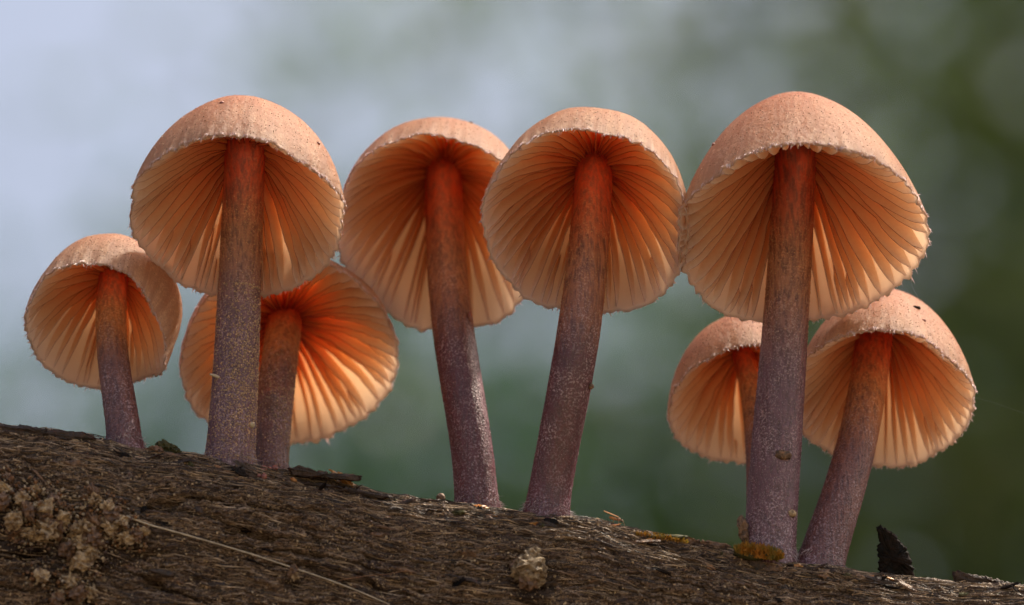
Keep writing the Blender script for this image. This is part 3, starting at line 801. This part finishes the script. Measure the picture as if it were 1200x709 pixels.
for _ in range(2600):
    x, y, s_ = random.choice(spots); p, n = on_log(x + random.gauss(0, 9), y + random.gauss(0, 8)); pts.append(np.array(p) + np.array(n) * random.uniform(0, 0.10))
cols = np.array([random.choice([(0.40, 0.30, 0.18), (0.24, 0.13, 0.07), (0.06, 0.03, 0.02), (0.52, 0.42, 0.28), (0.30, 0.14, 0.05)]) for _ in pts]) * RNG.uniform(0.6, 1.2, (len(pts), 1))
scatter('fine_crumbs', np.array(pts), RNG.uniform(0.010, 0.030, len(pts)), cols, M['crumb'], cr, 'oct', origin=p0)

def clod(name, label, cat, x, y, parts, mats, seed=0, rough=0.45, lift=0.4, sub=3):
    p, n = on_log(x, y); r_ = empty(name, p); tag(r_, label, cat)
    for k, (dx, dy, s_) in enumerate(parts):
        q, nn = on_log(x + dx, y + dy); s_ *= PX
        lump('lobe', np.array(q) + np.array(nn) * s_ * lift, nn, (s_, s_ * random.uniform(0.7, 1.1), s_ * random.uniform(0.5, 0.9)), mats[k % len(mats)], r_, seed + k, rough, sub, random.uniform(0, 3), freq=3.8, smooth=False)
    return r_
clod('crusty_knob', 'pale crusty knob jutting from the log face below the middle stems', 'knob', 620, 665,
     [(0, 0, 19), (-11, 4, 12), (12, 6, 12), (3, -13, 12), (-4, 16, 13), (10, 18, 10), (-13, -8, 8)], [m_clod, m_brown, m_clod, m_clod, m_brown], 50, 0.36)
clod('small_stub', 'tiny grey stub under the pale fibre on the log', 'stub', 345, 668, [(0, 0, 6), (2, 7, 5), (-3, 3, 4)], [m_brown, m_pale], 70)
clod('moss_lump', 'dark mossy lump on the log edge between the two left stems', 'moss', 190, 527, [(0, 0, 11), (-9, 4, 8), (9, 4, 8), (2, -7, 6), (16, 6, 6)], [m_dmoss, m_brown], 80)
clod('red_beads', 'cluster of tiny red beads on the log below the front left stem', 'beads', 308, 556, [(-6, -2, 4.5), (0, -5, 4.5), (6, -4, 4), (1, 3, 4.5), (-4, 4, 3.5), (9, 1, 3.5), (13, -6, 4)], [m_red], 90, 0.12, 0.7, 2)

def edge_thing(name, label, cat, px, d, h, size, mat, seed=0, rough=0.3, sub=3, group=None):
    p = np.array(log_behind(px, d)); o = lump(name, p + UU * h * PX, UU, tuple(s_ * PX for s_ in size), mat, None, seed, rough, sub)
    return tag(o, label, cat, group)
edge_thing('brown_bead', 'single brown bead on the log edge left of the middle stems', 'bead', 516, 0.25, 5, (5, 5, 5), m_brown, 5, 0.15)
edge_thing('slime_blob', 'yellow orange slime blob at the foot of the left middle stem', 'slime mould', 556, 0.02, 1, (14, 8, 4), m_orange, 6, 0.4)
edge_thing('amber_grain', 'amber grain on the log edge beside the front left stem', 'grain', 259, 0.0, 2, (5, 5, 5), m_amber, 7, 0.2)

# orange moss cushion by the foot of the tallest stem
def tuft(name, label, x, y, w, h, n, mat, up=0.09, seed=0, lift=0.0, fwd=0.0):
    p = P(x, y, -fwd); rng = np.random.default_rng(seed)
    r_ = empty(name, p); tag(r_, label, 'moss')
    lump('cushion', np.array(p) + UU * 0.02, UU, (w * PX * 0.95, 0.10, h * PX * 0.42), m_dmoss, r_, seed, 0.35, 3)
    V, F = [], []
    for k in range(n):
        a_ = rng.uniform(-1, 1); q = np.array(p) + RR * a_ * w * PX + VV * rng.uniform(-0.12, 0.10) + UU * h * PX * 0.55 * math.sqrt(max(0, 1 - a_ * a_)) * rng.uniform(-0.5, 1.0) - UU * a_ * w * PX * 0.16
        dr = UU + rng.normal(size=3) * 0.5; dr /= np.linalg.norm(dr); L = up * rng.uniform(0.4, 1.1); sd_ = np.cross(dr, rng.normal(size=3)); sd_ /= np.linalg.norm(sd_)
        b = len(V); V += [q - sd_ * 0.011, q + sd_ * 0.011, q + dr * L * 0.6 + sd_ * 0.009, q + dr * L]; F += [(b, b + 1, b + 2), (b, b + 2, b + 3)]
    o = mesh_obj('shoots', V, F, mat, r_, smooth=False, origin=p); o['kind'] = 'stuff'
tuft('moss_cushion', 'orange and dark green moss cushion at the foot of the tallest stem', 889, 650, 27, 17, 2200, m_moss, 0.075, 4, 0, 0.25)
tuft('moss_patch', 'flat yellowish moss strip on the log edge left of the tallest stem', 775, 631, 30, 7, 900, m_moss, 0.045, 5, 0, 0.12)

# bark flakes stuck all over the log, each a part of it
rf = random.Random(21)
for k in range(150):
    edge_row = k % 3 == 0
    px = rf.uniform(10, 1195); py = float(EDGE(px)) + (rf.uniform(3, 14) if edge_row else rf.uniform(14, 190))
    if py > 706: continue
    p, n = on_log(px, py); L = rf.uniform(0.05, 0.20) * (1.0 if k % 7 else 1.7)
    o = lump('bark_flake', np.array(p) + np.array(n) * rf.uniform(0.0, 0.015), np.array(n) + 0.25 * RR * rf.uniform(-1, 1), (L, rf.uniform(0.015, 0.05), rf.uniform(0.008, 0.022)), rf.choice([M['bark'], M['bark'], m_char, m_brown]), None, 300 + k, 0.5, 2, rad(9.5) * -1 + rf.uniform(-0.15, 0.15), freq=3.0, smooth=False)
    o.parent = LOG
for k in range(26):
    px = rf.uniform(10, 1190); p, n = on_log(px, float(EDGE(px)) + rf.uniform(2, 12))
    o = lump('moss_bit', np.array(p) + np.array(n) * 0.01, n, (rf.uniform(0.03, 0.09), 0.03, rf.uniform(0.015, 0.035)), rf.choice([m_dmoss, m_dmoss, m_orange, m_brown]), None, 500 + k, 0.6, 2, 0, freq=4.0, smooth=False)
    o.parent = LOG

# slabs, splinters and chips of bark
def slab(name, label, outline, d0, thick, mat, cat='bark', seed=0, jag=0.010, group=None, tilt=0.0):
    """a real chip of bark: the outline (px) at depth d0 with its own thickness, worn edges"""
    rng = np.random.default_rng(seed + 900); pts = []
    o_ = np.array(outline, float); n = len(o_)
    for i in range(n):
        a_, b_ = o_[i], o_[(i + 1) % n]; m = max(1, int(np.hypot(*(b_ - a_)) / 2.2))
        for k in range(m): pts.append(a_ + (b_ - a_) * k / m + rng.normal(size=2) * jag / PX * (k > 0))
    pts = np.array(pts); c = pts.mean(0); nb = len(pts); rings = []
    for f_, dd in ((0.15, 0.0), (0.6, 0.0), (0.92, 0.12), (1.0, 0.4), (0.97, 0.8), (0.7, 1.0), (0.15, 1.0)):
        q = c + (pts - c) * f_
        rings.append([P(x, y, d0 + thick * dd + tilt * (y - c[1]) * PX + 0.03 * float(fbm(x / 9 + seed, y / 4, 3, seed))) for x, y in q])
    V = [p for r_ in rings for p in r_]; F = []
    for r_ in range(6):
        for i in range(nb):
            j = (i + 1) % nb; F.append((r_ * nb + i, r_ * nb + j, (r_ + 1) * nb + j, (r_ + 1) * nb + i))
    V += [P(*c, d0), P(*c, d0 + thick)]
    for i in range(nb):
        F.append((len(V) - 2, (i + 1) % nb, i)); F.append((len(V) - 1, 6 * nb + i, 6 * nb + (i + 1) % nb))
    org = np.mean(V, 0); o = mesh_obj(name, V, F, mat, None, smooth=False, origin=org)
    return tag(o, label, cat, group)
slab('bark_chip', 'black upright bark chip standing on the log right of all mushrooms',
     [(1026, 617), (1032, 614), (1040, 621), (1050, 627), (1056, 636), (1062, 640), (1066, 652), (1070, 664), (1071, 684), (1032, 684), (1030, 664), (1028, 650), (1030, 632)], 0.10, 0.16, m_char, 'bark chip', 1)
slab('bark_splinter', 'low dark bark splinter on the log at the far right edge',
     [(1116, 669), (1128, 672), (1142, 673), (1160, 677), (1182, 682), (1204, 686), (1204, 697), (1170, 692), (1150, 688), (1130, 684), (1118, 682)], 0.05, 0.22, M['bark'], 'splinter', 2)
slab('bark_slab', 'long thin dark bark slab along the log edge at the far left',
     [(-14, 496), (18, 499), (34, 499), (60, 504), (88, 506), (100, 507), (113, 514), (104, 519), (80, 515), (50, 512), (20, 508), (-14, 505)], -0.22, 0.35, M['bark'], 'bark', 3)
slab('bark_flake', 'lifted brown bark flake with orange underside right of the front left stem',
     [(335, 548), (352, 547), (368, 551), (384, 553), (398, 556), (412, 556), (425, 558), (418, 564), (400, 562), (380, 561), (358, 559), (340, 556)], -0.30, 0.28, M['bark'], 'bark', 4)
slab('bark_strip', 'narrow bark strip on the log just below the lifted flake',
     [(350, 566), (372, 566), (400, 570), (430, 576), (458, 580), (461, 583), (440, 583), (410, 578), (380, 573), (352, 570)], -0.32, 0.2, M['bark'], 'bark', 5)
p_, n_ = on_log(402, 566); lump_o = lump('orange_mould', np.array(p_) + np.array(n_) * 0.05, n_, (0.19, 0.06, 0.045), m_orange, None, 31, 0.5, 3)
tag(lump_o, 'yellow orange mould squeezed between the two bark pieces', 'slime mould')
slab('wood_splinter', 'long thin dark splinter lying along the log edge at the foot of the middle stems',
     [(488, 584), (510, 585), (540, 590), (575, 596), (610, 601), (640, 606), (641, 609), (610, 606), (575, 601), (540, 596), (505, 590)], -0.16, 0.14, M['bark'], 'splinter', 8)
slab('wood_splinter', 'thin dark splinter along the log edge right of the midge',
     [(664, 612), (690, 614), (720, 619), (752, 627), (757, 631), (730, 627), (700, 621), (670, 616)], -0.16, 0.14, M['bark'], 'splinter', 9)
slab('wood_splinter', 'ragged brown splinter on the log edge between moss strip and tallest stem',
     [(786, 628), (806, 630), (826, 634), (850, 637), (858, 641), (852, 646), (830, 642), (805, 638), (790, 634)], -0.10, 0.2, m_brown, 'splinter', 10)
slab('wood_chip', 'brown furry wood chip against the left side of the tallest stem',
     [(865, 606), (869, 603), (873, 608), (877, 618), (878, 634), (871, 640), (866, 628), (864, 614)], 0.0, 0.08, m_brown, 'wood chip', 6)

def tube(name, pts, r, mat, parent=None, k=6, origin=None, taper=None):
    pts = np.array(pts, float); n = len(pts); tg = np.gradient(pts, axis=0); tg /= np.linalg.norm(tg, axis=1)[:, None] + 1e-12
    ref = np.array([0.12, 0.35, 0.93]); a1 = np.cross(tg, ref); a1 /= np.linalg.norm(a1, axis=1)[:, None] + 1e-12; a2 = np.cross(tg, a1)
    aa = np.linspace(0, 2 * math.pi, k, endpoint=False); rr = r * (np.ones(n) if taper is None else taper)
    V = (pts[None] + rr[None, :, None] * (np.cos(aa)[:, None, None] * a1 + np.sin(aa)[:, None, None] * a2)).reshape(-1, 3)
    return mesh_obj(name, V, grid_faces(k, n, True), mat, parent, origin=pts[0] if origin is None else origin)

def strand(name, label, path, r, mat, lift=0.02, cat='fibre'):
    a_ = np.array(path, float); t = np.linspace(0, 1, len(a_)); u = np.linspace(0, 1, 60)
    x = np.interp(u, t, a_[:, 0]); y = np.interp(u, t, a_[:, 1])
    pt = np.array([np.array(on_log(i, j)[0]) for i, j in zip(x, y)])
    ker = np.hanning(15); ker /= ker.sum(); pad = np.vstack([np.repeat(pt[:1], 7, 0), pt, np.repeat(pt[-1:], 7, 0)])
    pt = np.stack([np.convolve(pad[:, c], ker, 'valid') for c in range(3)], 1) - VV * (lift + 0.03)
    o = tube(name, pt, r, mat, None, 6, None, np.linspace(1, 0.6, 60)); return tag(o, label, cat)
strand('pale_fibre', 'long pale fibre running down the log face from the crumbly growth', [(146, 602), (174, 614), (200, 621), (239, 632), (270, 641), (309, 653), (347, 666), (389, 680), (430, 696), (462, 711)], 0.011, m_fibre)
strand('short_fibre', 'short faint fibre branching off toward the middle of the log', [(394, 681), (420, 676), (450, 673), (478, 668)], 0.004, m_amber)
slab('seed_husk', 'small pinkish brown husk lying on the log face left of the moss cushion', [(821, 660), (827, 659), (836, 664), (840, 669), (834, 669), (826, 665)], float(proj(on_log(830, 664)[0])[2]) - 0.03, 0.04, m_amber, 'husk', 7, 0.002)

# bits stuck on the stems
def on_stem(m, px, py):
    g = MM[m]['stem']; pr_ = [proj(p) for p in g.reshape(-1, 3)[::1]] if False else None
    x, y, d = proj(g.reshape(-1, 3)); cost = (x - px) ** 2 + (y - py) ** 2 + (d > np.median(d[(np.abs(y - py) < 6)])) * 4000
    return g.reshape(-1, 3)[int(np.argmin(cost))]
def stuck(name, label, m, px, py, size, mat, cat, seed, elong=(0, 0)):
    p = on_stem(m, px, py); o = lump(name, p - VV * 0.01, -VV, tuple(s_ * PX for s_ in size), mat, None, seed, 0.3, 2, elong[0])
    return tag(o, label, cat)
p = on_stem(2, 252, 440)
o = tube('wood_sliver', [p + UU * 0.03 - RR * 0.06 - VV * 0.05, p + UU * 0.01 - VV * 0.06, p - UU * 0.03 + RR * 0.10 - VV * 0.04], 0.022, m_fibre, None, 6, None, np.array([0.5, 1.0, 0.9]))
tag(o, 'pale wood sliver stuck across the thick front left stem', 'splinter')
stuck('brown_flake', 'brown flake stuck halfway up the tallest stem', 7, 918, 532, (11, 6, 4), m_brown, 'flake', 11)
stuck('tan_flake', 'tiny tan flake low on the right side of the tallest stem', 7, 927, 602, (5, 5, 4), m_pale, 'flake', 12)
stuck('dark_crumb', 'dark crumb on the right side of the right middle stem', 5, 692, 451, (4, 4, 4), m_brown, 'crumb', 13)
stuck('dark_husk', 'dark husk on the left middle stem just under its cap', 4, 551, 372, (3, 8, 4), m_red, 'husk', 14)
stuck('pale_crumb', 'pale crumb on the right side near the foot of the front left stem', 2, 295, 498, (4, 4, 3), m_fibre, 'crumb', 15)

def on_cap(m, px, py):
    s_ = MM[m]['surf']; th = np.linspace(0, 2 * math.pi, 240); ss = np.linspace(0.02, 0.99, 60); T_, S_ = np.meshgrid(th, ss)
    g = s_(T_, S_).reshape(-1, 3); x, y, d = proj(g); near = (x - px) ** 2 + (y - py) ** 2
    k = np.argsort(near)[:14]; return g[k[np.argmin(d[k])]]
for (m, x, y, w, h, lab, mt) in ((2, 260, 119, 3, 2.4, 'dark speck near the crown of the front left cap', m_red), (8, 1074, 360, 6, 3, 'dark flake on top of the rightmost cap', m_char),
                                 (8, 1084, 375, 3, 2.4, 'small red speck below the dark flake on the rightmost cap', m_red), (7, 829, 163, 3, 2.5, 'reddish speck on the left shoulder of the tallest cap', m_red),
                                 (2, 374, 168, 2.6, 2.4, 'dark speck on the right shoulder of the front left cap', m_red), (4, 553, 138, 3.5, 2, 'dark speck on the crown of the left middle cap', m_brown)):
    p = on_cap(m, x, y); o = lump('speck', p, -VV, (w * PX, h * PX, 0.02), mt, None, m + int(w), 0.3, 1); tag(o, lab, 'speck')

# the midge on the log edge
p = np.array(log_behind(720, 0.0)); bp = P(*proj(p)[:2], proj(p)[2]) + UU * 0.075
mg = empty('midge', p); tag(mg, 'tiny orange midge standing on the log edge right of the middle stems', 'insect')
m_leg = mat_plain('midge_leg', (0.30, 0.16, 0.08), (0.45, 0.28, 0.16), 20, 0.05)
m_wing = mat_plain('midge_wing', (0.70, 0.42, 0.20), (0.85, 0.60, 0.36), 10, 0.12, 0.25, 0.6)
def ell(name, c, ax, r1, r2, mat, seed=1):
    v, f = lump_mesh(r1, r2, r2, seed, 0.05, 2); ax = np.array(ax) / np.linalg.norm(ax); b = np.cross(ax, VV); b /= np.linalg.norm(b); cc_ = np.cross(ax, b)
    return mesh_obj(name, v @ np.stack([ax, b, cc_], 1).T + c, f, mat, mg, origin=p)
axm = RR - 0.30 * UU
ell('abdomen', bp - axm * 0.01, axm, 0.055, 0.017, m_orange)
ell('thorax', bp + axm * 0.055 + UU * 0.008, axm, 0.026, 0.022, m_amber, 2)
ell('head', bp + axm * 0.088, axm, 0.014, 0.013, m_brown, 3)
for sgn in (-1, 1):
    a0 = bp + axm * 0.05 + UU * 0.02
    V = []
    for (f_, w_) in ((0, 0.004), (0.3, 0.018), (0.65, 0.024), (0.9, 0.016), (1, 0.003)):
        c_ = a0 - (axm - 0.12 * UU) * 0.17 * f_ + UU * 0.012; V += [c_ + VV * sgn * (0.004), c_ + VV * sgn * (0.004 + w_ * 2) + UU * 0.004 * sgn, c_ + VV * sgn * (0.004 + w_ * 2) + UU * (0.008), c_ + VV * sgn * 0.004 + UU * 0.004]
    F = [(4 * i + a_, 4 * i + (a_ + 1) % 4, 4 * i + 4 + (a_ + 1) % 4, 4 * i + 4 + a_) for i in range(4) for a_ in range(4)]
    mesh_obj('wing', V, F, m_wing, mg, origin=p)
    for k in range(3):
        s0_ = bp + axm * (0.03 + 0.02 * k) + VV * sgn * 0.012
        tube('leg', [s0_, s0_ + UU * 0.012 + VV * sgn * 0.03 + RR * (k - 1) * 0.03, s0_ - UU * 0.07 + VV * sgn * 0.05 + RR * (k - 1) * 0.055], 0.0028, m_leg, mg, 4, p)

# spider silk
m_silk = mat_plain('spider_silk', (0.30, 0.32, 0.32), (0.45, 0.47, 0.47), 5, 0.05, 0.3, 0.3)
tag(tube('silk_thread', [P(1064, 318, 0.6), P(1070, 338, 0.9), P(1080, 356, 1.1)], 0.0010, m_silk), 'fine spider thread between the tallest and rightmost caps', 'spider thread')
tag(tube('silk_thread', [P(1129, 462, 1.5), P(1165, 472, 1.6), P(1210, 488, 1.7)], 0.0005, m_silk), 'fine spider thread trailing right from the rightmost cap', 'spider thread')
